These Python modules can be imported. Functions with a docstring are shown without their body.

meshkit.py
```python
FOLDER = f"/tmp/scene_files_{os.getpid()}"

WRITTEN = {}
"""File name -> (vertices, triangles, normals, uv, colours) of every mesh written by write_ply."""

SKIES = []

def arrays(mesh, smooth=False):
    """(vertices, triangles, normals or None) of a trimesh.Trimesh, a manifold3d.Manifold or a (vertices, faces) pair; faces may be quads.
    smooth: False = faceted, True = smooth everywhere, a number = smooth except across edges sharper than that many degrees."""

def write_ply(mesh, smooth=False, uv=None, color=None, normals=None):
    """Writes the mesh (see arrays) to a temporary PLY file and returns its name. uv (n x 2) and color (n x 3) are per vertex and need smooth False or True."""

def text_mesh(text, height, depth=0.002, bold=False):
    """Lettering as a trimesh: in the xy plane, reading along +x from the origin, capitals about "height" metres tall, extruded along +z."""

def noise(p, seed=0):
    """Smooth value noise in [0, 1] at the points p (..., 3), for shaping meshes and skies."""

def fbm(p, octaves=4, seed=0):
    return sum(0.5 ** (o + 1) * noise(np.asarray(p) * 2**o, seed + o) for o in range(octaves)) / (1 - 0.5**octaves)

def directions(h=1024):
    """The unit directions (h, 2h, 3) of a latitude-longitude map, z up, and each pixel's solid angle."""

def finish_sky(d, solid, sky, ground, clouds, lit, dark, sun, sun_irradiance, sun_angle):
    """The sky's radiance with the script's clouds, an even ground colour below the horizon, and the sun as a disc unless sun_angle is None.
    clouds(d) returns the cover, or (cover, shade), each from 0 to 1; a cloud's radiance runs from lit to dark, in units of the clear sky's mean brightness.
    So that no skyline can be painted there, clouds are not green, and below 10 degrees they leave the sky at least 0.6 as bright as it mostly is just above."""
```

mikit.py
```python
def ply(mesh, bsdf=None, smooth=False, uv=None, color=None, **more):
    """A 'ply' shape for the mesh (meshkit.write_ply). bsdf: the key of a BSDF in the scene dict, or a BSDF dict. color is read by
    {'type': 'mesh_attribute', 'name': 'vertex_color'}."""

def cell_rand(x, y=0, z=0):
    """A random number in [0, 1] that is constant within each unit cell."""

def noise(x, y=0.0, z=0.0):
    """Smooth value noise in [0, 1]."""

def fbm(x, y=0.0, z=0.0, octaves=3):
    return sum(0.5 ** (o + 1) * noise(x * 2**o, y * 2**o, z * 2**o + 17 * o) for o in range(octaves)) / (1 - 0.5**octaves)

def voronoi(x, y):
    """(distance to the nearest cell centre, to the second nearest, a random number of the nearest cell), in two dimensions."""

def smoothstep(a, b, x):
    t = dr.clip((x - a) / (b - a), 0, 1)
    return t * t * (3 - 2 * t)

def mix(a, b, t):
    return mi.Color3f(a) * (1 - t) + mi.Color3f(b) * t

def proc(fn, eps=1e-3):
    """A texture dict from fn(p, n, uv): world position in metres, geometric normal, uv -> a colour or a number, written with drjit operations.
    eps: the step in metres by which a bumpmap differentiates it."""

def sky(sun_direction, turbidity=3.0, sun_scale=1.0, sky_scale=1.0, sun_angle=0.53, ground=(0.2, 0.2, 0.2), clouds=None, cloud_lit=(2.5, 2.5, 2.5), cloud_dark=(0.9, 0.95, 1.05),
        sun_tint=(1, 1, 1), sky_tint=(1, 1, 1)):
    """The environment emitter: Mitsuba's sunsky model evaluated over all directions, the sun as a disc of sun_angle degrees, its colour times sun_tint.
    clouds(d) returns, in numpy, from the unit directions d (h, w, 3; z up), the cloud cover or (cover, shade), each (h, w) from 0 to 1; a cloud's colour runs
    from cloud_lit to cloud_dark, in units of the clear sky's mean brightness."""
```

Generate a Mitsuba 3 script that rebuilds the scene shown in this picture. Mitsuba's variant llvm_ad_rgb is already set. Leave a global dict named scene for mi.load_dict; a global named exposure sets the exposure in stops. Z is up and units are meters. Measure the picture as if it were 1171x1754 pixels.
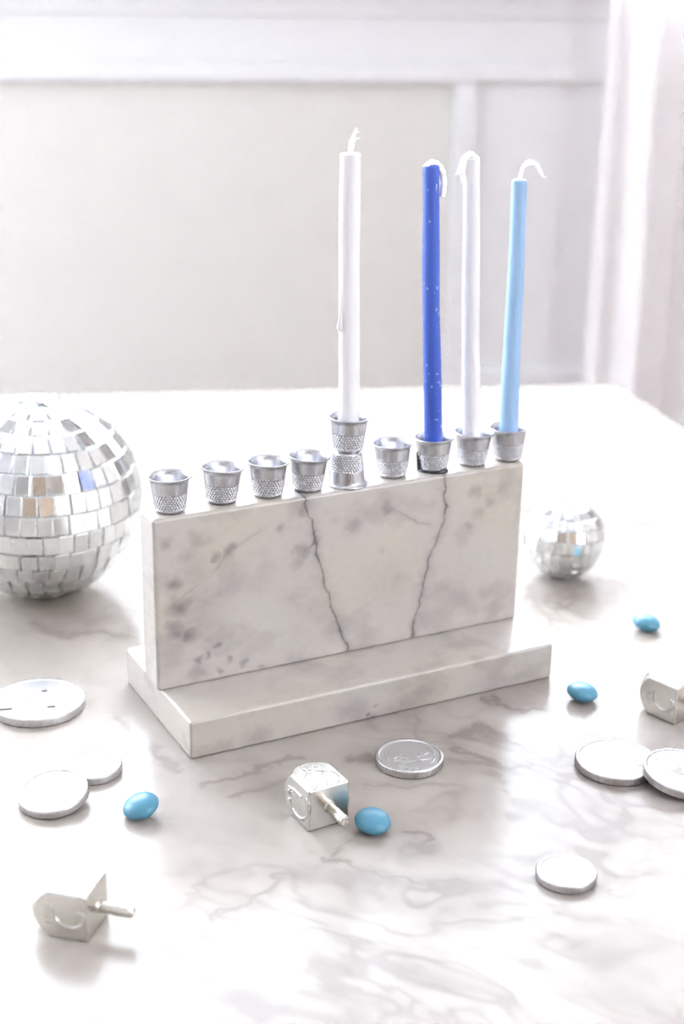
import math, random
import numpy as np, trimesh, manifold3d as m3
import drjit as dr
import mitsuba as mi
import mikit, meshkit
from mikit import proc, noise, fbm, smoothstep, mix, cell_rand
from shapely.geometry import Polygon
from shapely import affinity

rng = np.random.default_rng(7)
random.seed(7)
T4 = mi.ScalarTransform4f
scene, labels = {}, {}
PI = math.pi

# ------------------------------------------------------------------ camera, sky, exposure
# metres; z = 0 is the table top, the back wall runs along x at y = 0.874
EYE = np.array([-0.01068, -0.55752, 0.31629])
FWD = np.array([0.12082, 0.93013, -0.34679])
UP = [0.02866, 0.34593, 0.93782]
scene['camera'] = {'type': 'thinlens', 'fov': 25.486, 'fov_axis': 'x', 'aperture_radius': 0.0032, 'focus_distance': 0.615,
                   'near_clip': 0.01, 'far_clip': 100.0,
                   'to_world': T4().look_at(origin=EYE.tolist(), target=(EYE + FWD).tolist(), up=UP)}
exposure = 7.45
# bright overcast day: an even white cloud layer, no sun disc showing
scene['sky'] = mikit.sky((-0.5, 0.3, 0.8), turbidity=5.0, sun_scale=0.0, ground=(0.55, 0.55, 0.56),
                         clouds=lambda d: (np.ones(d.shape[:2]), 0.15 * meshkit.fbm(d * 3.0, 3)),
                         cloud_lit=(0.94, 1.02, 1.13), cloud_dark=(0.77, 0.83, 0.92))

# ------------------------------------------------------------------ helpers
def numbered(key):
    if key not in scene and not any(k.startswith(key + '__') for k in scene):
        return key
    n = 1
    while f'{key}_{n:03d}' in scene or any(k.startswith(f'{key}_{n:03d}__') for k in scene):
        n += 1
    return f'{key}_{n:03d}'


def add(name, mesh, bsdf, parent=None, smooth=35, to_world=None, label=None, cat=None, group=None, kind=None, shape=None):
    key = numbered(name if parent is None else parent + '__' + name)
    d = dict(shape) if shape is not None else mikit.ply(mesh, bsdf, smooth)
    if to_world is not None:
        d['to_world'] = to_world
    scene[key] = d
    tag(key, label, cat, group, kind)
    return key


def tag(key, label=None, cat=None, group=None, kind=None):
    e = {k: v for k, v in (('label', label), ('category', cat), ('group', group), ('kind', kind)) if v}
    if e:
        labels[key] = e


def cat_(ms):
    return trimesh.util.concatenate(ms)


def rbox(lo, hi, r=0.002, seg=3):
    """A box with rounded edges, as the convex hull of eight small spheres."""
    lo, hi = np.asarray(lo, float), np.asarray(hi, float)
    s = trimesh.creation.icosphere(subdivisions=seg - 1 if seg > 1 else 1, radius=r).vertices
    pts = [s + [x, y, z] for x in (lo[0] + r, hi[0] - r) for y in (lo[1] + r, hi[1] - r) for z in (lo[2] + r, hi[2] - r)]
    return trimesh.convex.convex_hull(np.vstack(pts))


def box(lo, hi):
    lo, hi = np.asarray(lo, float), np.asarray(hi, float)
    b = trimesh.creation.box(hi - lo)
    b.apply_translation((lo + hi) / 2)
    return b


def man(mesh):
    return m3.Manifold(m3.Mesh(np.asarray(mesh.vertices, np.float32), np.asarray(mesh.faces, np.uint32)))


def unman(m):
    k = m.to_mesh()
    return trimesh.Trimesh(np.array(k.vert_properties[:, :3], float), np.array(k.tri_verts), process=False)


def lathe(profile, n=64, fn=None):
    """Closed surface of revolution about z of (r, z) points that start and end on the axis. fn(theta, r, z) -> r"""
    pr = np.asarray(profile, float)
    th = np.arange(n) * 2 * PI / n
    rings, idx = [], []
    verts, count = [], 0
    for r, z in pr:
        if r < 1e-9:
            verts.append([[0, 0, z]]); idx.append([count] * n); count += 1
        else:
            rr = np.full(n, r) if fn is None else fn(th, r, z)
            verts.append(np.stack([rr * np.cos(th), rr * np.sin(th), np.full(n, z)], 1)); idx.append(list(range(count, count + n))); count += n
    f = []
    for i in range(len(pr) - 1):
        a, b = idx[i], idx[i + 1]
        for j in range(n):
            k = (j + 1) % n
            if a[j] != a[k]:
                f.append([a[j], a[k], b[k]])
            if b[j] != b[k]:
                f.append([a[j], b[k], b[j]])
    return trimesh.Trimesh(np.vstack(verts), np.array(f), process=False)


def tube(points, radius, sides=8, caps=True):
    """Round rod along a polyline; radius may vary per point."""
    p = np.asarray(points, float)
    rad = np.broadcast_to(np.asarray(radius, float), (len(p),))
    t = np.gradient(p, axis=0)
    t /= np.linalg.norm(t, axis=1, keepdims=True) + 1e-12
    a = np.cross(t[0], [0, 0, 1.0] if abs(t[0, 2]) < 0.9 else [1.0, 0, 0])
    a /= np.linalg.norm(a)
    ang = np.arange(sides) * 2 * PI / sides
    V = []
    for i in range(len(p)):
        a = a - t[i] * (a @ t[i]); a /= np.linalg.norm(a) + 1e-12
        b = np.cross(t[i], a)
        V.append(p[i] + rad[i] * (np.cos(ang)[:, None] * a + np.sin(ang)[:, None] * b))
    V = np.vstack(V); F = []
    for i in range(len(p) - 1):
        for j in range(sides):
            k = (j + 1) % sides
            A, B, C, D = i * sides + j, i * sides + k, (i + 1) * sides + k, (i + 1) * sides + j
            F += [[A, B, C], [A, C, D]]
    if caps:
        c0, c1 = len(V), len(V) + 1
        V = np.vstack([V, p[0] - t[0] * rad[0] * 0.5, p[-1] + t[-1] * rad[-1] * 0.5])
        e = (len(p) - 1) * sides
        for j in range(sides):
            k = (j + 1) % sides
            F += [[c0, k, j], [c1, e + j, e + k]]
    return trimesh.Trimesh(V, np.array(F), process=False)


def spline(pts, n=30):
    from scipy.interpolate import CubicSpline
    p = np.asarray(pts, float)
    d = np.r_[0, np.cumsum(np.linalg.norm(np.diff(p, axis=0), axis=1))]
    return CubicSpline(d, p)(np.linspace(0, d[-1], n))


def arc(cx, cy, r, a0, a1, n=14):
    a = np.radians(np.linspace(a0, a1, n))
    return np.stack([cx + r * np.cos(a), cy + r * np.sin(a)], 1)


def relief(lines, z, r, lift=0.3, sides=6):
    """Raised strokes on the plane z: round rods sunk into it."""
    return cat_([tube(np.c_[np.asarray(l, float), np.full(len(l), z + r * (lift - 0.5))], r, sides) for l in lines])


def frame(o, ex, ey, ez):
    M = np.eye(4)
    M[:3, 0], M[:3, 1], M[:3, 2], M[:3, 3] = ex, ey, ez, o
    return M


# ------------------------------------------------------------------ materials
def bs(name, d, two=False):
    scene[name] = {'type': 'twosided', 'bsdf': d} if two else d
    return name


def rgb(*c):
    return {'type': 'rgb', 'value': list(c)}


MROT = math.radians(19.83)
CR, SR = math.cos(MROT), math.sin(MROT)
U0, V0, UL, UT, UH = -0.0022, 0.0319, 0.1824, 0.0168, 0.0962
BL, BD, BH = 0.1802, 0.0795, 0.0175

CRACKS = [([(.0690, .0962), (.0694, .0933), (.0725, .0852), (.0746, .0781), (.0750, .0698), (.0782, .0581), (.0822, .0447), (.0862, .0325), (.0905, .0230), (.0923, .0180)], 1.0),
          ([(.1398, .0965), (.1398, .0939), (.1396, .0861), (.1413, .0807), (.1387, .0706), (.1336, .0600), (.1315, .0517), (.1300, .0418), (.1279, .0319), (.1254, .0250), (.1250, .0176)], 1.1),
          ([(.1092, .0870), (.1190, .0800), (.1260, .0755), (.1330, .0740)], 0.35),
          ([(.0690, .0708), (.0740, .0745), (.0750, .0790)], 0.55),
          ([(.0120, .0600), (.0240, .0660), (.0330, .0760), (.0400, .0800), (.0480, .0840)], 0.28)]
# (u, z, radius, strength) of the grey blotches and pits on the upright
BLOBS = [(.0091, .0663, .0038, .7), (.0097, .0555, .0048, .85), (.0078, .0450, .004, .7), (.0144, .0409, .0038, .75), (.0340, .0772, .0030, .8), (.0283, .0750, .0022, .65),
         (.0057, .0853, .0026, .55), (.0200, .0843, .0045, .45), (.0150, .0780, .005, .35), (.0242, .0954, .0035, .35), (.0690, .0708, .0042, .7), (.0662, .0658, .003, .45), (.0932, .0792, .004, .5), (.0700, .0900, .0032, .6),
         (.1092, .0851, .0032, .55), (.0277, .0341, .0018, .75), (.0190, .0289, .0021, .8), (.0236, .0302, .0014, .65), (.0340, .0264, .0015, .8), (.0403, .0231, .0018, .65),
         (.0284, .0213, .0015, .65), (.0493, .0198, .002, .6), (.0578, .0835, .0020, .55), (.0480, .0600, .006, .18), (.1585, .0747, .0035, .4), (.1560, .0860, .003, .5), (.1525, .0699, .002, .4), (.1640, .0790, .0028, .35),
         (.1083, .0634, .0018, .2), (.1720, .0850, .004, .3), (.0260, .0520, .009, .22), (.0190, .0240, .004, .5), (.1700, .0240, .005, .4), (.0180, .0700, .008, .3), (.1130, .0500, .012, .15), (.0360, .0640, .006, .2)]
BASEB = [(.0832, .0025, .0016, .95), (.0860, .0010, .0022, .7), (.0882, .0060, .0012, .6), (.1061, .0034, .010, .5), (.0750, .006, .008, .45), (.0300, .004, .006, .4), (.100, .012, .006, .3), (.1500, .003, .01, .3)]


def seg_dist(x, y, pts):
    best = mi.Float(9.0)
    for (ax, ay), (bx, by) in zip(pts[:-1], pts[1:]):
        dx, dy = bx - ax, by - ay
        t = dr.clip(((x - ax) * dx + (y - ay) * dy) / (dx * dx + dy * dy), 0, 1)
        best = dr.minimum(best, dr.sqrt(dr.square(x - ax - t * dx) + dr.square(y - ay - t * dy)))
    return best


def menorah_stone(p, n, uv):
    u = CR * p.x + SR * p.y - U0
    v = -SR * p.x + CR * p.y
    z = p.z
    wx = (fbm(u * 190, v * 90 + 5, z * 190, 3) - 0.5) * 0.0052
    wz = (fbm(u * 190 + 40, v * 90, z * 190 + 9, 3) - 0.5) * 0.0052
    gx = (noise(u * 600, z * 600, 3) - 0.5) * 0.0009
    uu, zz = u + wx + gx, z + wz
    up = smoothstep(BH + 0.0003, BH + 0.0008, z)
    dark = mi.Float(0)
    for pts, s in CRACKS:
        d = seg_dist(u + wx * 0.45 + gx, z + wz * 0.45, pts)
        wv = 0.5 + fbm(u * 120, z * 120, 2.0, 2)
        dark = dark + s * (0.55 * dr.exp(-dr.square(d / (0.00042 * wv))) * (0.55 + 0.9 * noise(u * 300, z * 300, 7)) + 0.36 * dr.exp(-d / 0.0018) * wv)
    for bu, bz, br, s in BLOBS:
        d2 = (dr.square(uu - bu) + dr.square(zz - bz)) / (br * br)
        dark = dr.maximum(dark, 0.62 * s * dr.exp(-d2 * 0.6 - d2 * d2 * 0.4)) + 0.06 * s * dr.exp(-d2 * 0.25)
    dark = dark * up
    low = mi.Float(0)
    for bu, bz, br, s in BASEB:
        d2 = (dr.square(u + wx - bu + U0) + dr.square((z - bz) * 1.3)) / (br * br)
        low = dr.maximum(low, 0.75 * s * dr.exp(-d2))
    dark = dark + low * (1 - up) * smoothstep(0.012, 0.0, v)
    cloud = fbm(u * 60 + 3, v * 60, z * 60, 4)
    dark = dark + 0.24 * smoothstep(0.45, 0.8, cloud) + 0.12 * (fbm(u * 400, v * 400, z * 400, 2) - 0.5)
    warm = smoothstep(0.4, 0.7, noise(u * 35, v * 35 + 8, z * 35))
    base = mix((0.460, 0.425, 0.388), (0.470, 0.430, 0.372), warm)
    return mix(base, (0.125, 0.10, 0.108), dr.clip(dark, 0, 0.92))


# grey brown streaks of the table top, in metres: (points, strength, half width)
STREAKS = [([(.0048, -.0206), (.0217, -.0153), (.0369, -.0048), (.0434, -.0011)], .5, .0016), ([(.0476, -.0749), (.0562, -.0832), (.0656, -.0906), (.0883, -.1003), (.1097, -.0999)], .6, .0011),
           ([(.0817, -.0618), (.0847, -.0654), (.0872, -.0714)], .8, .0014), ([(.1362, .0433), (.1379, .0363), (.1469, .0288), (.1584, .0321)], .7, .0020), ([(.1130, .0110), (.1200, .0140), (.1271, .0170), (.1326, .0123)], .8, .0022),
           ([(.0985, .0300), (.0983, .0198), (.0988, .0108)], .5, .0018), ([(.1117, -.0022), (.1192, -.0084), (.1275, -.0171)], .65, .0020), ([(.0651, -.0071), (.0692, -.0055), (.0729, -.0039)], .7, .0022),
           ([(.0713, -.0290), (.0777, -.0278), (.0853, -.0285), (.0972, -.0264), (.1102, -.0342)], .45, .0016), ([(.0054, -.1116), (.0161, -.1034), (.0275, -.0908), (.0345, -.0840)], .5, .0014),
           ([(.0160, -.0308), (.0281, -.0252), (.0403, -.0218)], .5, .0018), ([(.0583, -.0669), (.0503, -.0780), (.0384, -.0882)], .5, .0014), ([(.0655, -.0795), (.0798, -.0730), (.0915, -.0821)], .35, .0016),
           ([(-.0730, .1427), (-.0580, .1276), (-.0440, .1331), (-.0239, .1245)], .5, .003), ([(.1909, .1482), (.2011, .1397), (.2082, .1317)], .4, .002),
           ([(.1211, -.0890), (.1443, -.0855), (.1607, -.0910), (.1786, -.0948)], .35, .0016), ([(-.0311, .0402), (-.0161, .0077), (-.0043, -.0080)], .4, .0022), ([(.1522, -.0574), (.1635, -.0671), (.1778, -.0664)], .35, .0016)]


def table_stone(p, n, uv):
    x, y = p.x, p.y
    a, b = x * 0.82 - y * 0.57, x * 0.57 + y * 0.82     # veins run diagonally
    w1 = fbm(a * 9 + 2, b * 9, 1.5, 4) - 0.5
    w2 = fbm(a * 9 + 31, b * 9 + 7, 4.5, 4) - 0.5
    c, d = a + w1 * 0.10, b + w2 * 0.10
    r1 = dr.abs(fbm(c * 14, d * 34, 0.3, 3) - 0.5) * 2
    r2 = dr.abs(fbm(c * 38 + 11, d * 60, 2.3, 3) - 0.5) * 2
    gate = smoothstep(0.35, 0.65, fbm(a * 7 + 5, b * 7, 9.0, 2))
    vein = (0.20 * dr.exp(-dr.square(r1 / 0.06)) + 0.22 * dr.exp(-dr.square(r1 / 0.20))) * (0.25 + 0.75 * gate) + (0.30 * dr.exp(-dr.square(r2 / 0.10)) + 0.16 * dr.exp(-dr.square(r2 / 0.30))) * gate
    cloud = smoothstep(0.42, 0.72, fbm(c * 14 + 3, d * 20, 6.0, 4))
    dark = 0.80 * vein + 0.30 * cloud + 0.10 * smoothstep(0.5, 0.8, fbm(x * 90, y * 90, 1.0, 3))
    q1, q2 = (fbm(x * 150, y * 150, 2.0, 3) - 0.5) * 0.010, (fbm(x * 150, y * 150, 12.0, 3) - 0.5) * 0.010
    for pts, st, wd in STREAKS:
        dd = seg_dist(x + q1, y + q2, pts)
        dark = dr.maximum(dark, 0.95 * st * dr.exp(-dr.square(dd / (1.5 * wd)))) + 0.34 * st * dr.exp(-dr.square(dd / (4 * wd)))
    base = mix((0.410, 0.378, 0.345), (0.395, 0.358, 0.315), noise(x * 12, y * 12, 3.0))
    return mix(base, (0.20, 0.17, 0.152), dr.clip(dark, 0, 0.85))


def blue_wax(p, n, uv):
    s = smoothstep(0.80, 0.86, noise(p.x * 900, p.y * 900, p.z * 520)) * smoothstep(0.35, 0.6, noise(p.x * 90, p.y * 90, p.z * 90 + 4))
    big = smoothstep(0.66, 0.78, fbm(p.x * 260, p.y * 260, p.z * 160 + 3, 2)) * smoothstep(0.165, 0.172, p.z) * smoothstep(0.188, 0.182, p.z)
    m = dr.clip(0.75 * s + 0.30 * big, 0, 1)
    return mix(mix((0.045, 0.105, 0.52), (0.07, 0.14, 0.60), smoothstep(0.12, 0.24, p.z)), (0.42, 0.58, 0.85), m)


def plastic(c, a=0.1, spec=1.0, ior=1.5):
    tex = c if isinstance(c, dict) else rgb(*c)
    return {'type': 'roughplastic', 'distribution': 'ggx', 'alpha': a, 'int_ior': ior, 'diffuse_reflectance': tex, 'specular_reflectance': rgb(spec, spec, spec)}


def metal(c, a):
    return {'type': 'roughconductor', 'distribution': 'ggx', 'alpha': a, 'material': 'none', 'specular_reflectance': rgb(*c)}


M_STONE = bs('menorah_marble', plastic(proc(menorah_stone), 0.09, ior=1.45))
M_TABLE = bs('table_marble', plastic(proc(table_stone), 0.045, spec=0.40, ior=1.42))
M_THIMBLE = bs('thimble_metal', metal((0.50, 0.50, 0.52), 0.11), True)
M_COIN = bs('coin_foil', metal((0.58, 0.57, 0.57), 0.10), True)
M_DREIDEL = bs('dreidel_metal', metal((0.66, 0.645, 0.605), 0.09), True)
M_STEM = bs('stem_metal', metal((0.62, 0.59, 0.53), 0.10), True)
M_MIRROR = bs('mirror_glass', metal((0.72, 0.74, 0.74), 0.012), True)
M_GROUT = bs('ball_core', plastic((0.62, 0.66, 0.68), 0.3))
M_WWAX = bs('white_wax', plastic((0.87, 0.86, 0.87), 0.22, ior=1.45))
M_BWAX = bs('blue_wax', plastic(proc(blue_wax), 0.22, ior=1.45))
M_LWAX = bs('light_blue_wax', plastic((0.35, 0.545, 0.80), 0.22, ior=1.45))
M_WICK = bs('cotton_wick', {'type': 'diffuse', 'reflectance': rgb(0.90, 0.89, 0.87)}, True)
M_CANDY = bs('candy_shell', plastic((0.075, 0.26, 0.37), 0.16))
M_GLUE = bs('dark_glue', plastic((0.02, 0.025, 0.025), 0.15))
M_WALL = bs('white_wall_paint', plastic((0.88, 0.87, 0.88), 0.3))
M_CREAM = bs('cream_panel_paint', plastic((0.86, 0.83, 0.785), 0.35))
M_REAR = bs('beige_wall_paint', {'type': 'diffuse', 'reflectance': rgb(0.48, 0.37, 0.28)})
M_CEIL = bs('ceiling_paint', {'type': 'diffuse', 'reflectance': rgb(0.86, 0.85, 0.84)}, True)
M_SIDE = bs('side_wall_paint', {'type': 'diffuse', 'reflectance': rgb(0.78, 0.73, 0.69)})
M_GLASS = bs('window_glass', {'type': 'thindielectric', 'int_ior': 1.5})
M_CURTAIN = bs('curtain_cloth', {'type': 'principledthin', 'base_color': rgb(0.95, 0.925, 0.92), 'roughness': 0.35, 'diff_trans': 1.0, 'spec_trans': 0.35})
M_BROWN = bs('brown_wood', plastic((0.17, 0.075, 0.035), 0.2))
M_DARK = bs('dark_paint', plastic((0.02, 0.02, 0.025), 0.3))
M_LEG = bs('table_leg_paint', plastic((0.75, 0.74, 0.73), 0.25))


def boards(p, n, uv):
    r = dr.floor(p.x / 0.12)
    k = cell_rand(r, dr.floor((p.y + cell_rand(r, 3) * 1.3) / 1.3), 2)
    g = fbm(p.x * 60, p.y * 5 + k * 20, k * 9, 3)
    return mix((0.42, 0.30, 0.20), (0.58, 0.44, 0.31), 0.5 * k + 0.5 * g)


M_FLOOR = bs('floor_boards', plastic(proc(boards), 0.25))

# ------------------------------------------------------------------ the room
XL, XR, YB, YF, ZF, ZC = -0.95, 1.50, 0.874, -2.60, -0.74, 1.70
WIN = (-0.85, 0.95, 0.31, 1.14)          # window in the back wall: x0, x1, z0, z1
LWIN = (0.36, 0.86, -0.45, 0.78)         # window in the left wall: y0, y1, z0, z1
PAN = (-0.88, 0.276, -0.55, 0.204)       # cream panel
PAN2 = (0.296, 1.30, -0.070, 0.215)      # narrow panel to its right
wall = man(box((XL - 0.12, YB, ZF), (XR + 0.12, YB + 0.14, ZC)))
wall = wall - man(box((WIN[0], YB - 0.1, WIN[2]), (WIN[1], YB + 0.3, WIN[3])))
wall = wall - man(box((PAN[0], YB - 0.1, PAN[2]), (PAN[1], YB + 0.012, PAN[3])))
wall = wall - man(box((PAN2[0], YB - 0.1, PAN2[2]), (PAN2[1], YB + 0.004, PAN2[3])))
add('wall_back', unman(wall), M_WALL, smooth=False, kind='structure', label='white panelled wall under the window behind the table')
add('panel', box((PAN[0] + 0.0005, YB + 0.008, PAN[2] + 0.0005), (PAN[1] - 0.0005, YB + 0.0125, PAN[3] - 0.0005)), M_CREAM, 'wall_back', smooth=False, label='large cream recessed panel')


def molding(name, x0, x1, z0, z1, d, r=0.004):
    add(name, rbox((x0, YB - d, z0), (x1, YB + 0.004, z1), r), M_WALL, kind='structure')


molding('trim_1', XL, XR, 0.206, 0.222, 0.0028, 0.0018)   # bead over the panels
molding('trim_2', XL, XR, 0.262, 0.290, 0.0032, 0.002)   # apron under the sill
molding('trim_3', 0.2965, XR, -0.092, -0.070, 0.005, 0.003)  # bottom rail of the narrow panel
molding('baseboard_back', XL, XR, ZF, ZF + 0.10, 0.014, 0.005)

lw = man(box((XL - 0.14, YF, ZF), (XL, YB, ZC))) - man(box((XL - 0.3, LWIN[0], LWIN[2]), (XL + 0.1, LWIN[1], LWIN[3])))
add('wall_left', unman(lw), M_WALL, smooth=False, kind='structure')
RWIN = (-1.75, -0.95, 0.45, 1.50)         # window in the right wall: y0, y1, z0, z1
rw = man(box((XR, YF, ZF), (XR + 0.12, YB, ZC))) - man(box((XR - 0.1, RWIN[0], RWIN[2]), (XR + 0.3, RWIN[1], RWIN[3])))
add('wall_right', unman(rw), M_SIDE, smooth=False, kind='structure')
add('wall_front', box((XL - 0.14, YF - 0.14, ZF), (XR + 0.12, YF, ZC)), M_REAR, smooth=False, kind='structure', label='beige wall behind the camera')
add('floor', box((XL - 0.14, YF - 0.12, ZF - 0.1), (XR + 0.12, YB + 0.14, ZF)), M_FLOOR, smooth=False, kind='structure')
add('ceiling', box((XL - 0.14, YF - 0.12, ZC), (XR + 0.12, YB + 0.14, ZC + 0.1)), M_CEIL, smooth=False, kind='structure')


def window(name, horizontal, a0, a1, z0, z1, at, bars):
    """Frame, mullions, sill and pane of a window whose plane is at y = at (horizontal) or x = at."""
    def bar(p0, p1, q0, q1, d0, d1):
        if not horizontal and at > 0:
            d0, d1 = -d1, -d0
        return rbox((p0, at + d0, q0), (p1, at + d1, q1), 0.004, 2) if horizontal else rbox((at - d1, p0, q0), (at - d0, p1, q1), 0.004, 2)
    w = 0.035
    ms = [bar(a0, a1, z0, z0 + w, 0.03, 0.075), bar(a0, a1, z1 - w, z1, 0.03, 0.075), bar(a0, a0 + w, z0, z1, 0.03, 0.075), bar(a1 - w, a1, z0, z1, 0.03, 0.075)]
    add(name, cat_(ms), M_WALL, kind='structure', smooth=35)
    for b in bars:
        add('mullion', bar(b - 0.014, b + 0.014, z0 + w - 0.004, z1 - w + 0.004, 0.035, 0.07), M_WALL, name)
    add('sill', bar(a0 - 0.03, a1 + 0.03, z0 - 0.020, z0 + 0.002, -0.03, 0.08), M_WALL, name)
    xs = [a0 + w] + [v for b in bars for v in (b - 0.014, b + 0.014)] + [a1 - w]
    for p0, p1 in zip(xs[::2], xs[1::2]):
        q = np.array([(p0, z0 + w), (p1, z0 + w), (p1, z1 - w), (p0, z1 - w)])
        k = 0.052 if at < 0 or horizontal else -0.052
        v = np.c_[q[:, 0], np.full(4, at + k), q[:, 1]] if horizontal else np.c_[np.full(4, at - k), q[:, 0], q[:, 1]]
        add('pane', (v, [[0, 1, 2, 3]]), M_GLASS, name, smooth=False)


window('window_1', True, *WIN, YB, (-0.40,))
window('window_2', False, *LWIN, XL, (0.63,))


window('window_3', False, *RWIN, XR, (-1.35,))


# curtain on the right of the back window
def curtain_mesh(x0, x1, y, z0, z1):
    nu, nv = 160, 60
    s, t = np.meshgrid(np.linspace(0, 1, nu), np.linspace(0, 1, nv))
    ph = 2 * PI * (s * 9.0 + 0.35 * np.sin(5 * s) + 0.15 * t)
    amp = 0.008 + 0.006 * meshkit.noise(np.stack([s * 9, t * 2, 0 * s], -1), 3)
    x = x0 + (x1 - x0) * s + 0.006 * np.sin(2 * ph) + 0.016 * (1 - t) * (s < 2) * np.sin(3.0 * t) * (1 - s)
    yy = y + amp * np.sin(ph) * (0.65 + 0.35 * t) + 0.006 * np.sin(2.3 * ph + 4 * t)
    z = z0 + (z1 - z0) * t
    V = np.stack([x, yy, z], -1).reshape(-1, 3)
    i, j = np.meshgrid(np.arange(nv - 1), np.arange(nu - 1), indexing='ij')
    a = i * nu + j
    return V, np.stack([a, a + 1, a + nu + 1, a + nu], -1).reshape(-1, 4)


add('curtain', curtain_mesh(0.392, 1.15, 0.825, ZF + 0.02, 1.238), M_CURTAIN, smooth=True, label='sheer pale curtain hanging in folds beside the panelled wall', cat='curtain')
add('curtain_rod', cat_([tube([(-0.90, 0.825, 1.25), (0, 0.825, 1.25), (1.28, 0.825, 1.25)], 0.009, 16), tube([(-0.87, 0.825, 1.25), (-0.87, YB, 1.25)], 0.006), tube([(1.27, 0.825, 1.25), (1.27, YB, 1.25)], 0.006)]),
    M_WALL, label='white rod above the window that carries the sheer curtain', cat='curtain rod')

# behind the camera, seen only in the mirror tiles
t = 'sideboard'
add('body', rbox((0.35, YF + 0.01, ZF + 0.1), (1.45, YF + 0.42, ZF + 0.98), 0.006), M_BROWN, t)
for k in range(3):
    d = add('door', rbox((0.37 + k * 0.36, YF + 0.415, ZF + 0.14), (0.71 + k * 0.36, YF + 0.435, ZF + 0.94), 0.005), M_BROWN, t)
    add('knob', trimesh.creation.icosphere(2, 0.013).apply_translation((0.66 + k * 0.36, YF + 0.445, ZF + 0.6)), M_STEM, d)
for x in (0.40, 1.40):
    for y in (0.06, 0.37):
        add('leg', rbox((x - 0.025, YF + y - 0.025, ZF), (x + 0.025, YF + y + 0.025, ZF + 0.105), 0.004), M_BROWN, t)
tag(t, 'brown wooden sideboard against the beige wall', 'sideboard')
add('door_1', rbox((-0.45, YF - 0.005, ZF), (0.20, YF + 0.03, ZF + 2.05), 0.004), M_DARK, kind='structure')
add('handle', tube([(0.13, YF + 0.03, ZF + 1.0), (0.13, YF + 0.075, ZF + 1.0), (0.03, YF + 0.075, ZF + 1.0)], 0.008), M_STEM, 'door_1')

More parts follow.
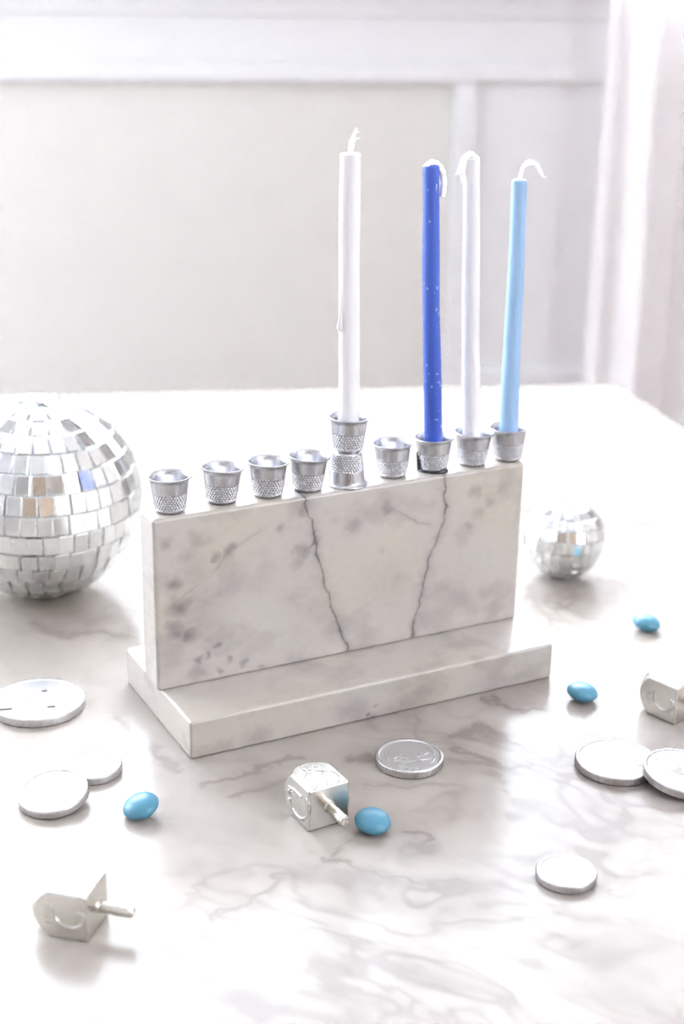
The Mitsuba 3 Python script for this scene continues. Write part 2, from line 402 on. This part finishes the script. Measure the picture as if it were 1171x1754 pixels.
# ------------------------------------------------------------------ the table
outline = Polygon([(-0.70, -0.43), (0.4655, -0.43), (0.3555, 0.567), (-0.70, 0.567)]).buffer(-0.016).buffer(0.012, quad_segs=8)
top = None
for off, z0, z1 in ((0.0, -0.024, 0.0), (0.002, -0.0235, -0.0006), (0.0034, -0.0225, -0.002), (0.004, -0.021, -0.0035)):
    g = trimesh.creation.extrude_polygon(outline.buffer(off, quad_segs=8), z1 - z0)
    g.apply_translation((0, 0, z0))
    top = g.vertices if top is None else np.vstack([top, g.vertices])
add('tabletop', trimesh.convex.convex_hull(top), M_TABLE, 'marble_table', smooth=30)
for x, y in ((-0.62, -0.35), (0.38, -0.35), (-0.62, 0.49), (0.29, 0.49)):
    add('leg', lathe([(0, ZF), (0.014, ZF), (0.016, ZF + 0.01), (0.026, -0.10), (0.028, -0.0245), (0, -0.0245)], 24).apply_translation((x, y, 0)), M_LEG, 'marble_table')
tag('marble_table', 'polished white marble table with grey brown veins under all the ornaments', 'table')

# ------------------------------------------------------------------ the menorah
MEN = T4().rotate([0, 0, 1], 19.83)
MM = np.array([[CR, -SR, 0], [SR, CR, 0], [0, 0, 1]])


def men(p):
    return MM @ np.asarray(p, float)


def rotm(mesh):
    M = np.eye(4); M[:3, :3] = MM
    return mesh.apply_transform(M)


add('base', rotm(rbox((0, 0, 0), (BL, BD, BH), 0.0013)), M_STONE, 'menorah', smooth=40)
add('upright', rotm(rbox((U0, V0, BH - 0.0003), (U0 + UL, V0 + UT, UH), 0.0018)), M_STONE, 'menorah', smooth=40)
tag('menorah', 'white marble menorah block with dark cracks and a row of silver thimble cups', 'menorah')


def thimble_mesh():
    k = 0.0157 / 0.0187
    ctrl = [(0.0050, 0.0), (0.0058, 0.0004), (0.0064, 0.0014), (0.0080, 0.0158), (0.0082, 0.0168), (0.0086, 0.0174), (0.0091, 0.0177), (0.00935, 0.0181), (0.0093, 0.0185), (0.0090, 0.0187), (0.0086, 0.0185),
            (0.0079, 0.0172), (0.0076, 0.0155), (0.0059, 0.0014), (0.0050, 0.0011)]
    pr = [(0.0, 0.0)]
    for (r0, z0), (r1, z1) in zip(ctrl[:-1], ctrl[1:]):
        n = 60 if (z0, z1) == (0.0014, 0.0158) else 1
        pr += [(r0 + (r1 - r0) * i / n, (z0 + (z1 - z0) * i / n) * k) for i in range(n)]
    pr += [(ctrl[-1][0], ctrl[-1][1] * k), (0.0, 0.0011 * k)]
    NA, zlo, step = 34, 0.0019 * k, 0.00128 * k

    def bump(th, r, z):
        row = (z - zlo) / step
        out = np.full_like(th, r)
        if r < 0.0062 or z > 0.0105 * k or z < zlo or r > 0.0083:
            return out
        for rr in (math.floor(row), math.floor(row) + 1):
            if 0 <= rr <= 6:
                a = th * NA / (2 * PI) + 0.5 * (rr % 2)
                da = (a - np.round(a)) / 0.36
                dz = (row - rr) / 0.62
                out -= 0.00046 * np.clip(1 - da ** 2 - dz ** 2, 0, 1) ** 1.2
        return out
    m1 = lathe(pr, 204, None)
    V = np.array(m1.vertices)
    th = np.arange(204) * 2 * PI / 204
    at = 1
    for i, (r, z) in enumerate(pr[1:-1]):
        if 2 <= i <= 64:
            rr = bump(th, r, z)
            V[at:at + 204, 0], V[at:at + 204, 1] = rr * np.cos(th), rr * np.sin(th)
        at += 204
    return trimesh.Trimesh(V, m1.faces, process=False)


TH = 0.0157
thim = mikit.ply(thimble_mesh(), M_THIMBLE, 50)
VC = V0 + 0.0086
thimble_u = [0.0109, 0.0346, 0.0559, 0.0748, 0.0940, 0.1177, 0.1387, 0.1590, 0.1782]
thimble_v = [-0.0006, 0.0012, 0.0004, 0.0002, 0.0, 0.001, 0.0008, 0.0006, -0.0002]
tilt = [(1, -1), (2.0, 2.5), (1.0, 1.0), (0.5, 2.5), (0, 1.0), (0.5, -1.5), (1, -1.0), (0, 1.5), (0.5, -1)]
cup = {}
names = ['first thimble cup at the left end, empty', 'second thimble cup from the left, empty', 'third thimble cup from the left, empty', 'fourth thimble cup from the left, empty', 'lower thimble turned upside down under the tall centre cup',
         'empty thimble cup just right of the tall centre cup', 'thimble cup holding the dark blue candle, dark glue at its foot', 'thimble cup holding the white candle between the blue ones', 'thimble cup at the right end holding the light blue candle']
for i, u in enumerate(thimble_u):
    c = men((U0 + u, VC + thimble_v[i], UH - 0.0001))
    A = T4().translate(c.tolist()).rotate([0, 0, 1], 19.83 + 37 * i)
    if i == 4:
        add('thimble', None, None, 'menorah', shape=thim, to_world=T4().translate((c + [0, 0, TH]).tolist()).rotate([1, 0, 0], 180), label=names[i])
        c2 = c + [0.0003, 0, TH - 0.0003]
        add('thimble', None, None, 'menorah', shape=thim, to_world=T4().translate(c2.tolist()).rotate([0, 1, 0], 1.0).rotate([0, 0, 1], 50), label='upper thimble cup of the tall centre pair, holding a white candle')
        cup[i] = c2
    else:
        add('thimble', None, None, 'menorah', shape=thim, to_world=T4().translate(c.tolist()).rotate([1, 0, 0], -tilt[i][0]).rotate([0, 1, 0], tilt[i][1]).rotate([0, 0, 1], 37 * i), label=names[i])
        cup[i] = c
# dark glue squeezed out at the foot and up the left side of the seventh cup
c = cup[6]
ring = [c + [0.0064 * math.cos(a), 0.0064 * math.sin(a), 0.0006 + 0.0003 * math.sin(5 * a)] for a in np.linspace(math.radians(150), math.radians(330), 24)]
streak = [c + [-0.0068 - 0.0013 * k, -0.0016, 0.0006 + 0.0085 * k] for k in np.linspace(0, 1, 8)]
add('glue_bead', cat_([tube(ring, 0.0009 + 0.0004 * np.sin(np.linspace(0, 9, 24)), 8), tube(streak, np.linspace(0.0010, 0.0003, 8), 8)]), M_GLUE, 'menorah', label='dark glue around the foot of a thimble')


# ------------------------------------------------------------------ candles
def candle(i, A, B, r0, r1, mat, label, wick, group, chamfer=0.0012, seed=0):
    """A, B: menorah-frame points of the axis; the foot stands on the cup's floor. wick: strands as (right, up, away) offsets from the top."""
    A, B = np.asarray(A, float), np.asarray(B, float)
    d = (B - A) / np.linalg.norm(B - A)
    foot = cup[i] + [0, 0, 0.0012]
    zt = B[2]
    B, A = men(B), men(A)
    B = B + np.r_[cup[i][:2] - A[:2], 0] * 0.0
    ax = B - foot
    n = 70
    s = np.linspace(0, 1, n)
    path = foot + ax * s[:, None]
    bend = 0.0004 * np.sin(s * PI * 1.4 + seed)
    path[:, 0] += bend * np.sin(s * PI)
    rad = r0 + (r1 - r0) * s + 0.00007 * np.sin(17 * s + seed)
    tip = path[-1]
    u = ax / np.linalg.norm(ax)
    cap = [tip + u * k for k in (0.0004, 0.0007, 0.0009)]
    path = np.vstack([path, cap]); rad = np.r_[rad, r1 * 0.95, r1 * 0.80, r1 * 0.35]
    key = numbered('candle')
    add('wax', tube(path, rad, 40), mat, key, smooth=50)
    base = path[-1] - u * 0.001
    ex, ey = men((1, 0, 0)), men((0, 1, 0))
    ms = []
    for strand, wr in wick:
        q = np.array([base + ex * a + np.array([0, 0, 1.0]) * b + ey * c_ for a, b, c_ in strand])
        q = spline(q, 26)
        if isinstance(wr, tuple):
            wr = np.interp(np.linspace(0, 1, 26), np.linspace(0, 1, len(wr)), wr)
            wr = wr * (1 + 0.16 * np.sin(np.arange(26) * 2.1))
        ms.append(tube(q, wr, 8))
    add('wick', cat_(ms), M_WICK, key, smooth=50, label='white cotton wick')
    tag(key, label, 'candle', group)
    return key, path


G = 'candles standing in the thimble cups'
mm = 0.001
k, path = candle(4, (.0895, .0402, .125), (.0908, .0402, .2389), .0046, .00445, M_WWAX, 'thick white candle raised highest in the double thimble cup at the centre',
       [([(0, 0, 0), (.4 * mm, 4 * mm, 0), (1.2 * mm, 7 * mm, 0), (2.8 * mm, 10.5 * mm, .3 * mm)], (.0009, .0013, .0009, .0004)), ([(.4 * mm, 4 * mm, 0), (2.2 * mm, 6.2 * mm, 0), (4.6 * mm, 6.4 * mm, .4 * mm)], (.0006, .0005, .0002)),
        ([(.4 * mm, 4 * mm, 0), (1.6 * mm, 8 * mm, 0), (4.2 * mm, 9.2 * mm, 0)], (.0006, .0005, .0002))], G, seed=1)
# a drip of wax on its left side
sd = men((-1, -0.25, 0)); sd /= np.linalg.norm(sd)
q = path[int(70 * 0.44)]
drip = cat_([tube([q + sd * 0.0043 + [0, 0, 0.016], q + sd * 0.0045 + [0, 0, 0.008], q + sd * 0.0051 + [0, 0, 0.002], q + sd * 0.0054, q + sd * 0.0048 - [0, 0, 0.0016]], [0.0005, 0.0007, 0.0010, 0.0014, 0.0009], 14)])
add('wax_drip', drip, M_WWAX, k, smooth=60)
candle(6, (.1332, .0402, .110), (.1291, .0402, .2324), .0042, .0035, M_BWAX, 'dark royal blue candle with pale scuffs and a wick folded over its right side',
       [([(-2.6 * mm, .2 * mm, -1 * mm), (-1 * mm, 1.6 * mm, -.6 * mm), (1.6 * mm, 1.2 * mm, -.4 * mm), (4.6 * mm, -1.6 * mm, -.8 * mm), (5.8 * mm, -6 * mm, -1.2 * mm), (5.3 * mm, -12.5 * mm, -1.2 * mm)], (.0011, .0016, .0017, .0014, .0014, .0013))], G, seed=2)
candle(7, (.1522, .0402, .1117), (.1489, .0402, .2347), .0043, .0036, M_WWAX, 'slim white candle between the dark blue and the light blue one, wick hanging left',
       [([(2 * mm, .6 * mm, 0), (0, 2.0 * mm, -.4 * mm), (-2.6 * mm, 1.4 * mm, -.6 * mm), (-5.0 * mm, -2.2 * mm, -.6 * mm), (-7.2 * mm, -6.0 * mm, -.5 * mm)], (.0008, .0014, .0015, .0013, .0006)),
        ([(-3 * mm, 1 * mm, -.6 * mm), (-4.2 * mm, -3 * mm, -.8 * mm), (-4.6 * mm, -9.6 * mm, -.9 * mm)], (.0009, .0012, .0005)), ([(0, 1 * mm, 0), (2.4 * mm, 1.2 * mm, 0), (4.0 * mm, .4 * mm, 0)], (.0007, .0006, .0003))], G, seed=3)
candle(8, (.1735, .0402, .1096), (.1739, .0402, .2241), .0045, .0033, M_LWAX, 'light sky blue candle at the right end, leaning, with a long curling wick',
       [([(0, 0, 0), (.7 * mm, 3.2 * mm, 0), (3.0 * mm, 7.6 * mm, .2 * mm), (7.0 * mm, 8.0 * mm, .4 * mm), (10.6 * mm, 4.6 * mm, .4 * mm), (13.2 * mm, .8 * mm, .4 * mm)], (.0010, .0008, .0008, .0008, .0008, .0004)),
        ([(.3 * mm, 2 * mm, 0), (2.4 * mm, 6.6 * mm, -.4 * mm), (7.0 * mm, 6.9 * mm, -.5 * mm), (10 * mm, 3.6 * mm, -.4 * mm), (14.6 * mm, 1.2 * mm, -.2 * mm)], (.0006, .0005, .0005, .0005, .0002))], G, seed=4)


# ------------------------------------------------------------------ mirror balls
def mirror_ball(c, R, rows, around, label, view_from, limit=300, spin=0.0, tiltxy=(0, 0), seed=1):
    g = np.random.default_rng(seed)
    key = numbered('mirror_ball')
    c = np.asarray(c, float)
    W = np.array((T4().rotate([1, 0, 0], tiltxy[0]).rotate([0, 1, 0], tiltxy[1]).rotate([0, 0, 1], spin)).matrix)[:3, :3]
    core = trimesh.creation.icosphere(4, R - 0.0011)
    add('core', core.apply_translation(c), M_GROUT, key, smooth=True)
    tiles = []
    th = 0.0011
    for r in range(rows):
        lat = -PI / 2 + (r + 0.5) * PI / rows
        n = max(3, int(round(around * math.cos(lat))))
        ph0 = g.random() * 2 * PI
        h = R * PI / rows * 0.95
        w = 2 * PI * R * math.cos(lat) / n * 0.94
        for k in range(n):
            lon = ph0 + 2 * PI * k / n + g.normal(0, 0.006)
            nv = np.array([math.cos(lat) * math.cos(lon), math.cos(lat) * math.sin(lon), math.sin(lat)])
            e = np.array([-math.sin(lon), math.cos(lon), 0]); upv = np.cross(nv, e)
            nj = nv + e * g.normal(0, 0.022) + upv * g.normal(0, 0.020); nj /= np.linalg.norm(nj)
            ej = e + upv * g.normal(0, 0.02); ej -= nj * (ej @ nj); ej /= np.linalg.norm(ej)
            uj = np.cross(nj, ej)
            w1 = min(w, 2 * PI * R * math.cos(min(PI / 2 - 1e-3, abs(lat) + PI / rows / 2)) / n * 1.0 + w * 0.12)
            a, b = (w / 2, w1 / 2) if lat < 0 else (w1 / 2, w / 2)      # a: upper edge, b: lower edge
            a, b = (b, a) if lat < 0 else (a, b)
            if lat < 0:
                a, b = w / 2, w1 / 2
            q = 0.0004
            pts = []
            for zz, ins in ((-th, 0.0), (-q * 0.6, 0.0), (0.0, q)):
                for sx, sy in ((-1, -1), (1, -1), (1, 1), (-1, 1)):
                    hw = (a if sy > 0 else b) - ins
                    pts.append(nv * R + ej * sx * hw + uj * sy * (h / 2 - ins) + nj * zz)
            F = [[3, 2, 1, 0], [8, 9, 10, 11]] + [[i0 + i, i0 + (i + 1) % 4, i0 + 4 + (i + 1) % 4, i0 + 4 + i] for i0 in (0, 4) for i in range(4)]
            V = np.array(pts) @ W.T + c
            F = np.array(F)
            tiles.append((float((W @ nv) @ view_from), V, np.vstack([F[:, [0, 1, 2]], F[:, [0, 2, 3]]])))
    tiles.sort(key=lambda q: -q[0])
    for _, V, F in tiles[:limit]:
        add('mirror_tile', (V, F), M_MIRROR, key, smooth=False)
    if len(tiles) > limit:
        m = cat_([trimesh.Trimesh(V, F, process=False) for _, V, F in tiles[limit:]])
        k = add('mirror_tile_rest', m, M_MIRROR, key, smooth=False)
        labels[k] = {'kind': 'stuff', 'label': 'mirror tiles on the far side of the ball'}
    cp = lathe([(0, -0.0004), (R * 0.08, -0.0004), (R * 0.08, 0.0006), (R * 0.05, 0.0014), (0, 0.0016)], 24)
    M = np.eye(4); M[:3, :3] = W; M[:3, 3] = c + W @ np.array([0, 0, R])
    add('cap', cp.apply_transform(M), M_COIN, key, smooth=30)
    tag(key, label, 'mirror ball', 'mirror balls on the table')
    return key


def view(c):
    v = EYE - np.asarray(c, float)
    return v / np.linalg.norm(v)


cL, cS = (-0.0706, 0.1865, 0.0523), (0.2062, 0.1819, 0.0220)
mirror_ball(cL, 0.0520, 16, 42, 'large mirror ball behind the menorah, cut off by the left edge of the photo', view(cL), 300, seed=5, tiltxy=(3, 2))
mirror_ball(cS, 0.0218, 11, 27, 'small mirror ball standing right of the menorah', view(cS), 300, seed=9, tiltxy=(-4, 3))


# ------------------------------------------------------------------ foil coins
def coin_body(R, t, reeds):
    pr = [(0, 0), (R - 0.0005, 0), (R, 0.0005), (R, t - 0.0006), (R - 0.0002, t - 0.0002), (R - 0.0006, t), (R - 0.0013, t), (R - 0.0017, t - 0.0003), (R - 0.0022, t - 0.00045), (0, t - 0.00045)]
    return lathe(pr, reeds * 4, lambda th, r, z: r + (0.00004 * np.sin(th * reeds) if r > R - 0.0001 else 0))


def beads(R, t, n, r=0.00022, ring=0.0020):
    b = trimesh.creation.icosphere(1, r)
    b.vertices[:, 2] *= 0.8
    return cat_([b.copy().apply_translation(((R - ring) * math.cos(a), (R - ring) * math.sin(a), t - 0.00042)) for a in np.arange(n) * 2 * PI / n])


def menorah_lines(s, cx, cy, ang, dots=True):
    ls = [[(0, -0.62), (0, 0.40)]] + [np.vstack([arc(0, 0.28, k * 0.17, 180, 360, 16), ]) for k in (1, 2, 3)] + [arc(0, 0.28, 0.68, 180, 360, 20)]
    ls += [[(-0.28, -0.66), (0.28, -0.66)]]
    for k in range(-4, 5):
        x = 0.17 * k
        ls.append([(x, 0.30), (x, 0.42)])
    c, sn = math.cos(ang), math.sin(ang)
    return [np.asarray(l, float) @ np.array([[c, sn], [-sn, c]]) * s + [cx, cy] for l in ls]


def place_coin(loc, rx=0.0, axis=(1, 0, 0), rz=0.0):
    return T4().translate(list(loc)).rotate(list(axis), rx).rotate([0, 0, 1], rz)


def coin(R, t, M, label, lines=(), bead=0, extra=None, wire=0.00035, emblem_name='relief'):
    key = numbered('coin')
    add('body', coin_body(R, t, int(R * 6500)), M_COIN, key, smooth=35, to_world=M)
    if bead:
        add('bead_border', beads(R, t, bead), M_COIN, key, smooth=True, to_world=M)
    if len(lines):
        add(emblem_name, relief(lines, t - 0.00045, wire), M_COIN, key, smooth=True, to_world=M)
    if extra is not None:
        add('lettering', extra, M_COIN, key, smooth=False, to_world=M)
    tag(key, label, 'coin', 'silver foil coins on the table')
    return key


def flat(poly_pts, z, h=0.0008):
    g = trimesh.creation.extrude_polygon(Polygon(poly_pts), h)
    return g.apply_translation((0, 0, z - 0.0001))


# large coin at the left edge with a figure 1
R, t = 0.0206, 0.0040
zf = t - 0.00045
bars = [flat([(x0 * R, y0 * R), (x1 * R, y0 * R), (x1 * R, y1 * R), (x0 * R, y1 * R)], zf) for x0, x1, y0, y1 in ((.19, .36, -.42, .50), (.08, .20, .34, .50), (-.80, -.70, -.30, .36), (-.64, -.54, -.30, .36), (-.80, -.54, -.38, -.24))]
ls = [np.array(l) * R for l in ([(-.44, .30), (-.40, -.05), (-.46, -.30)], [(-.40, -.02), (-.28, .10), (-.26, -.14)], [(-.18, -.12), (-.18, .10), (-.06, .10), (-.06, -.14)], [(.02, .10), (.04, -.12), (.12, -.14)],
                                [(-.36, .22), (-.12, .24)], [(.46, .25), (.62, .16), (.70, -.05)], [(.50, -.02), (.60, -.14)])]
coin(R, t, place_coin((-0.0658, 0.0547, 0.0), rz=4), 'large silver coin stamped with the figure 1 at the left edge of the photo', ls, 0,
     cat_(bars), 0.00042)
# pair at the lower left: the larger one leans on the smaller
coin(0.0121, 0.0035, place_coin((-0.0403, -0.0049, 0.0), rz=20), 'smaller plain silver coin lying flat under the edge of a larger coin at the left', [np.array(l) * 0.0121 for l in ([(-.2, -.3), (-.2, .3), (.2, .3)], [(.3, -.3), (.3, .2)])])
dv = np.array([-0.0403 + 0.0538, -0.0049 + 0.0268]); dv /= np.linalg.norm(dv)
RB = 0.0139
th = math.asin(0.0037 / 0.0225)
rest = np.array([-0.0538, -0.0268]) - dv * RB
Mb = place_coin((-0.0545, -0.0276, RB * math.sin(th) + 0.0001), math.degrees(th), (dv[1], -dv[0], 0), 30)
coin(RB, 0.0034, Mb, 'silver coin leaning on a smaller coin beside the blue candy at the left', [np.array(l) * RB for l in ([(-.4, -.1), (-.1, .3), (.2, -.1)], [(.1, .3), (.5, .3)], [(-.5, -.4), (.4, -.4)])], 0, None, 0.0002)
# coin in front of the menorah
R = 0.0143
ls = [np.array(l) * R for l in ([(-.46, -.18), (-.44, -.32), (-.20, -.38), (.17, -.28)], [(-.46, -.18), (-.30, -.02), (-.12, -.18)], [(-.30, -.02), (-.20, .14)], [(-.42, -.22), (-.14, -.22)], [(-.26, -.12), (-.06, -.08)],
                                [(.30, -.24), (.55, -.16), (.62, .06)], [(.22, .12), (.26, -.06), (.34, .06)], [(.38, -.04), (.42, .12), (.52, -.02)], [(.34, .18), (.46, .08), (.56, .22)],
                                arc(0, 0, .74, -118, -95, 6), arc(0, 0, .74, -88, -72, 6), arc(0, 0, .74, -35, -5, 8), arc(0, 0, .74, 8, 40, 8), arc(0, 0, .70, 150, 205, 8))]
coin(R, 0.0035, place_coin((0.0904, -0.0104, 0.0), rz=-7), 'grey looking silver coin in front of the menorah, above the centre dreidel', ls, 72, None, 0.0003)
# pair at the right edge: bead-bordered coin leaning on the flat one
R1, t1 = 0.0172, 0.0036
ls = menorah_lines(R1 * 0.52, R1 * 0.40, -R1 * 0.05, -1.35) + [np.array(l) * R1 for l in ([(-.40, -.05), (-.32, .20), (-.22, -.02)], [(-.38, .04), (-.25, .06)], [(-.18, 0), (-.12, .14), (-.06, 0)], [(-.60, -.10), (-.48, -.06)], [(-.44, .30), (-.30, .44)], [(.30, -.70), (.60, -.62)])]
coin(R1, t1, place_coin((0.1759, -0.0216, 0.0)), 'bright silver coin with a stamped menorah lying flat under another coin at the right', ls, 0, None, 0.00028, 'menorah_emblem')
R2 = 0.0166
d2 = np.array([0.1759 - 0.1985, -0.0216 + 0.0375]); dist = np.linalg.norm(d2); d2 /= dist
reach = R2 + (dist - R1)
th2 = math.asin(t1 / reach)
M2 = place_coin((0.1985, -0.0375, R2 * math.sin(th2) + 0.0001), math.degrees(th2), (d2[1], -d2[0], 0), 0)
ls = menorah_lines(R2 * 0.50, R2 * 0.05, R2 * 0.06, 0.30) + [np.array(l) * R2 for l in ([(-.62, .02), (-.54, .06)], [(-.46, .0), (-.40, .01)], [(-.34, -.12), (-.28, -.10)], [(-.56, .44), (-.50, .52)], [(-.44, .60), (-.30, .66)], [(-.22, .60), (-.14, .72)], [(.1, .66), (.2, .7)], [(.34, .56), (.44, .52)])]
coin(R2, 0.0036, M2, 'silver coin with beaded rim and menorah, leaning on a flat coin at the right edge', ls, 84, None, 0.0004, 'menorah_emblem')
# small coin lower right
R = 0.0111
coin(R, 0.0033, place_coin((0.1337, -0.099, 0.0), rz=-10), 'small plain silver coin lying alone at the lower right', [np.array(l) * R for l in ([(.0, -.25), (.05, .0), (.2, -.1)], [(.25, -.2), (.3, .02), (.42, -.12)], [(.0, -.32), (.5, -.3)])], 0, None, 0.00018)


# ------------------------------------------------------------------ dreidels
def dreidel(face_mid, stem_angle, roll, label, stem_len=0.0123, s=0.0180):
    key = numbered('dreidel')
    ca, sa = math.cos(math.radians(stem_angle)), math.sin(math.radians(stem_angle))
    # local frame: +z the stem, x and y the side normals; side -y lies on the table
    ez = np.array([ca, sa, 0]); ey = np.array([0, 0, 1.0]); ex = np.cross(ey, ez)
    M = frame((face_mid[0], face_mid[1], s / 2), ex, ey, ez)
    body = man(rbox((-s / 2, -s / 2, -0.030), (s / 2, s / 2, 0.0), 0.0010, 3))
    prof = [(0.0, -0.0235)] + [(0.01406 * math.sqrt(max(0, 1 - ((z + 0.006) / 0.0175) ** 2)), z) for z in np.linspace(-0.0233, 0.0, 44)] + [(0.0132, 0.0006), (0.0, 0.0006)]
    body = unman(body ^ man(lathe(prof, 128)))
    add('body', body.apply_transform(M), M_DREIDEL, key, smooth=28)
    r = 0.0020
    st = lathe([(0, -0.0008), (r * 1.25, -0.0008), (r * 1.25, 0.0004), (r, 0.0010), (r, stem_len * 0.42), (r * 1.10, stem_len * 0.43), (r * 1.10, stem_len * 0.90), (r * 0.95, stem_len * 0.92), (r * 0.95, stem_len * 0.97), (r * 0.80, stem_len), (r * 0.62, stem_len), (r * 0.5, stem_len - 0.0006), (0, stem_len - 0.0007)], 40)
    add('stem', st.apply_transform(M), M_STEM, key, smooth=35, label='round metal spinning stem')
    # letters: a runs right and b towards the stem when the side is seen from outside, stem up
    L = {'shin': ('SHIN', [[(-.30, .30), (-.28, -.16), (.0, -.34), (.28, -.16), (.30, .30)], [(.0, .30), (.0, .02), (-.22, -.20)], [(-.36, .24), (-.24, .34)], [(-.06, .24), (.06, .34)], [(.24, .24), (.36, .34)]]),
         'nun': ('NUN', [[(-.12, .30), (.10, .30), (.20, .18), (.16, -.20), (.0, -.32), (-.22, -.30)], [(-.14, .22), (-.10, .36)]]),
         'hey': ('HAY', [[(-.30, .30), (.18, .30), (.30, .16), (.30, -.32)], [(-.22, .08), (-.22, -.32)]]),
         'gimel': ('GIMEL', [[(-.12, .30), (.10, .30), (.18, .16), (.18, -.32)], [(.16, -.10), (-.10, -.20), (-.16, -.32)]])}
    order = ['shin', 'hey', 'gimel', 'nun']
    for j in range(4):
        word, ls = L[order[(j + roll) % 4]]
        if j == 3:
            continue                                  # the side it lies on
        # j = 0: +y (top), 1: -x, 2: +x
        nrm = {0: np.array([0, 1.0, 0]), 1: np.array([-1.0, 0, 0]), 2: np.array([1.0, 0, 0])}[j]
        bb = np.array([0, 0, 1.0]); aa = np.cross(bb, nrm)
        F = M @ frame(nrm * s / 2 + bb * -0.0070, aa, bb, nrm)
        k = 0.0172
        add('letter', relief([np.asarray(l) * k for l in [spline(np.array(q), 16) if len(q) > 3 else np.array(q) for q in ls]], 0, 0.00085, 0.15).apply_transform(F), M_DREIDEL, key, smooth=True)
        w = meshkit.text_mesh(word, 0.0024, 0.0005, bold=True)
        w.apply_translation((-w.bounds.mean(0)[0], -0.0092, -0.0001))
        add('word', w.apply_transform(F), M_DREIDEL, key, smooth=False)
    tag(key, label, 'dreidel', 'metal dreidels on the table')
    return key


dreidel((0.0513, -0.0564), -67.3, 0, 'silver dreidel lying in front of the menorah with a blue candy at its stem')
dreidel((-0.0349, -0.1126), -22.0, 2, 'silver dreidel at the lower left, stem pointing right, alone', stem_len=0.0132)
dreidel((0.2189, 0.0150), -56.3, 2, 'silver dreidel cut off by the right edge of the photo, behind two coins')


# ------------------------------------------------------------------ candies
def candy(loc, a, c, tx, ty, rz, label):
    rr = np.sin(np.linspace(0, PI, 41))
    pr = [(a * x ** 1.0, -c * math.copysign(abs(math.cos(t)) ** 1.12, math.cos(t))) for x, t in zip(rr, np.linspace(0, PI, 41))]
    pr[0] = (0.0, pr[0][1]); pr[-1] = (0.0, pr[-1][1])
    m = lathe(pr, 56)
    m.apply_transform(trimesh.transformations.euler_matrix(math.radians(tx), math.radians(ty), math.radians(rz)))
    m.apply_translation((loc[0], loc[1], -m.bounds[0, 2]))
    add('candy', m, M_CANDY, smooth=True, label=label, cat='candy', group='blue candies on the table')


candy((-0.0205, -0.0412), 0.0072, 0.0041, 4, -16, 0, 'bright blue candy beside the pair of coins at the left')
candy((0.0677, -0.0602), 0.0070, 0.0038, 10, 4, 0, 'darker blue candy touching the shade beside the centre dreidel')
candy((0.2305, 0.1088), 0.0070, 0.0040, 0, 10, 0, 'small blue candy farthest back, near the right edge')
candy((0.1776, 0.0376), 0.0070, 0.0040, 0, 8, 0, 'blue candy beside the right end of the menorah base')
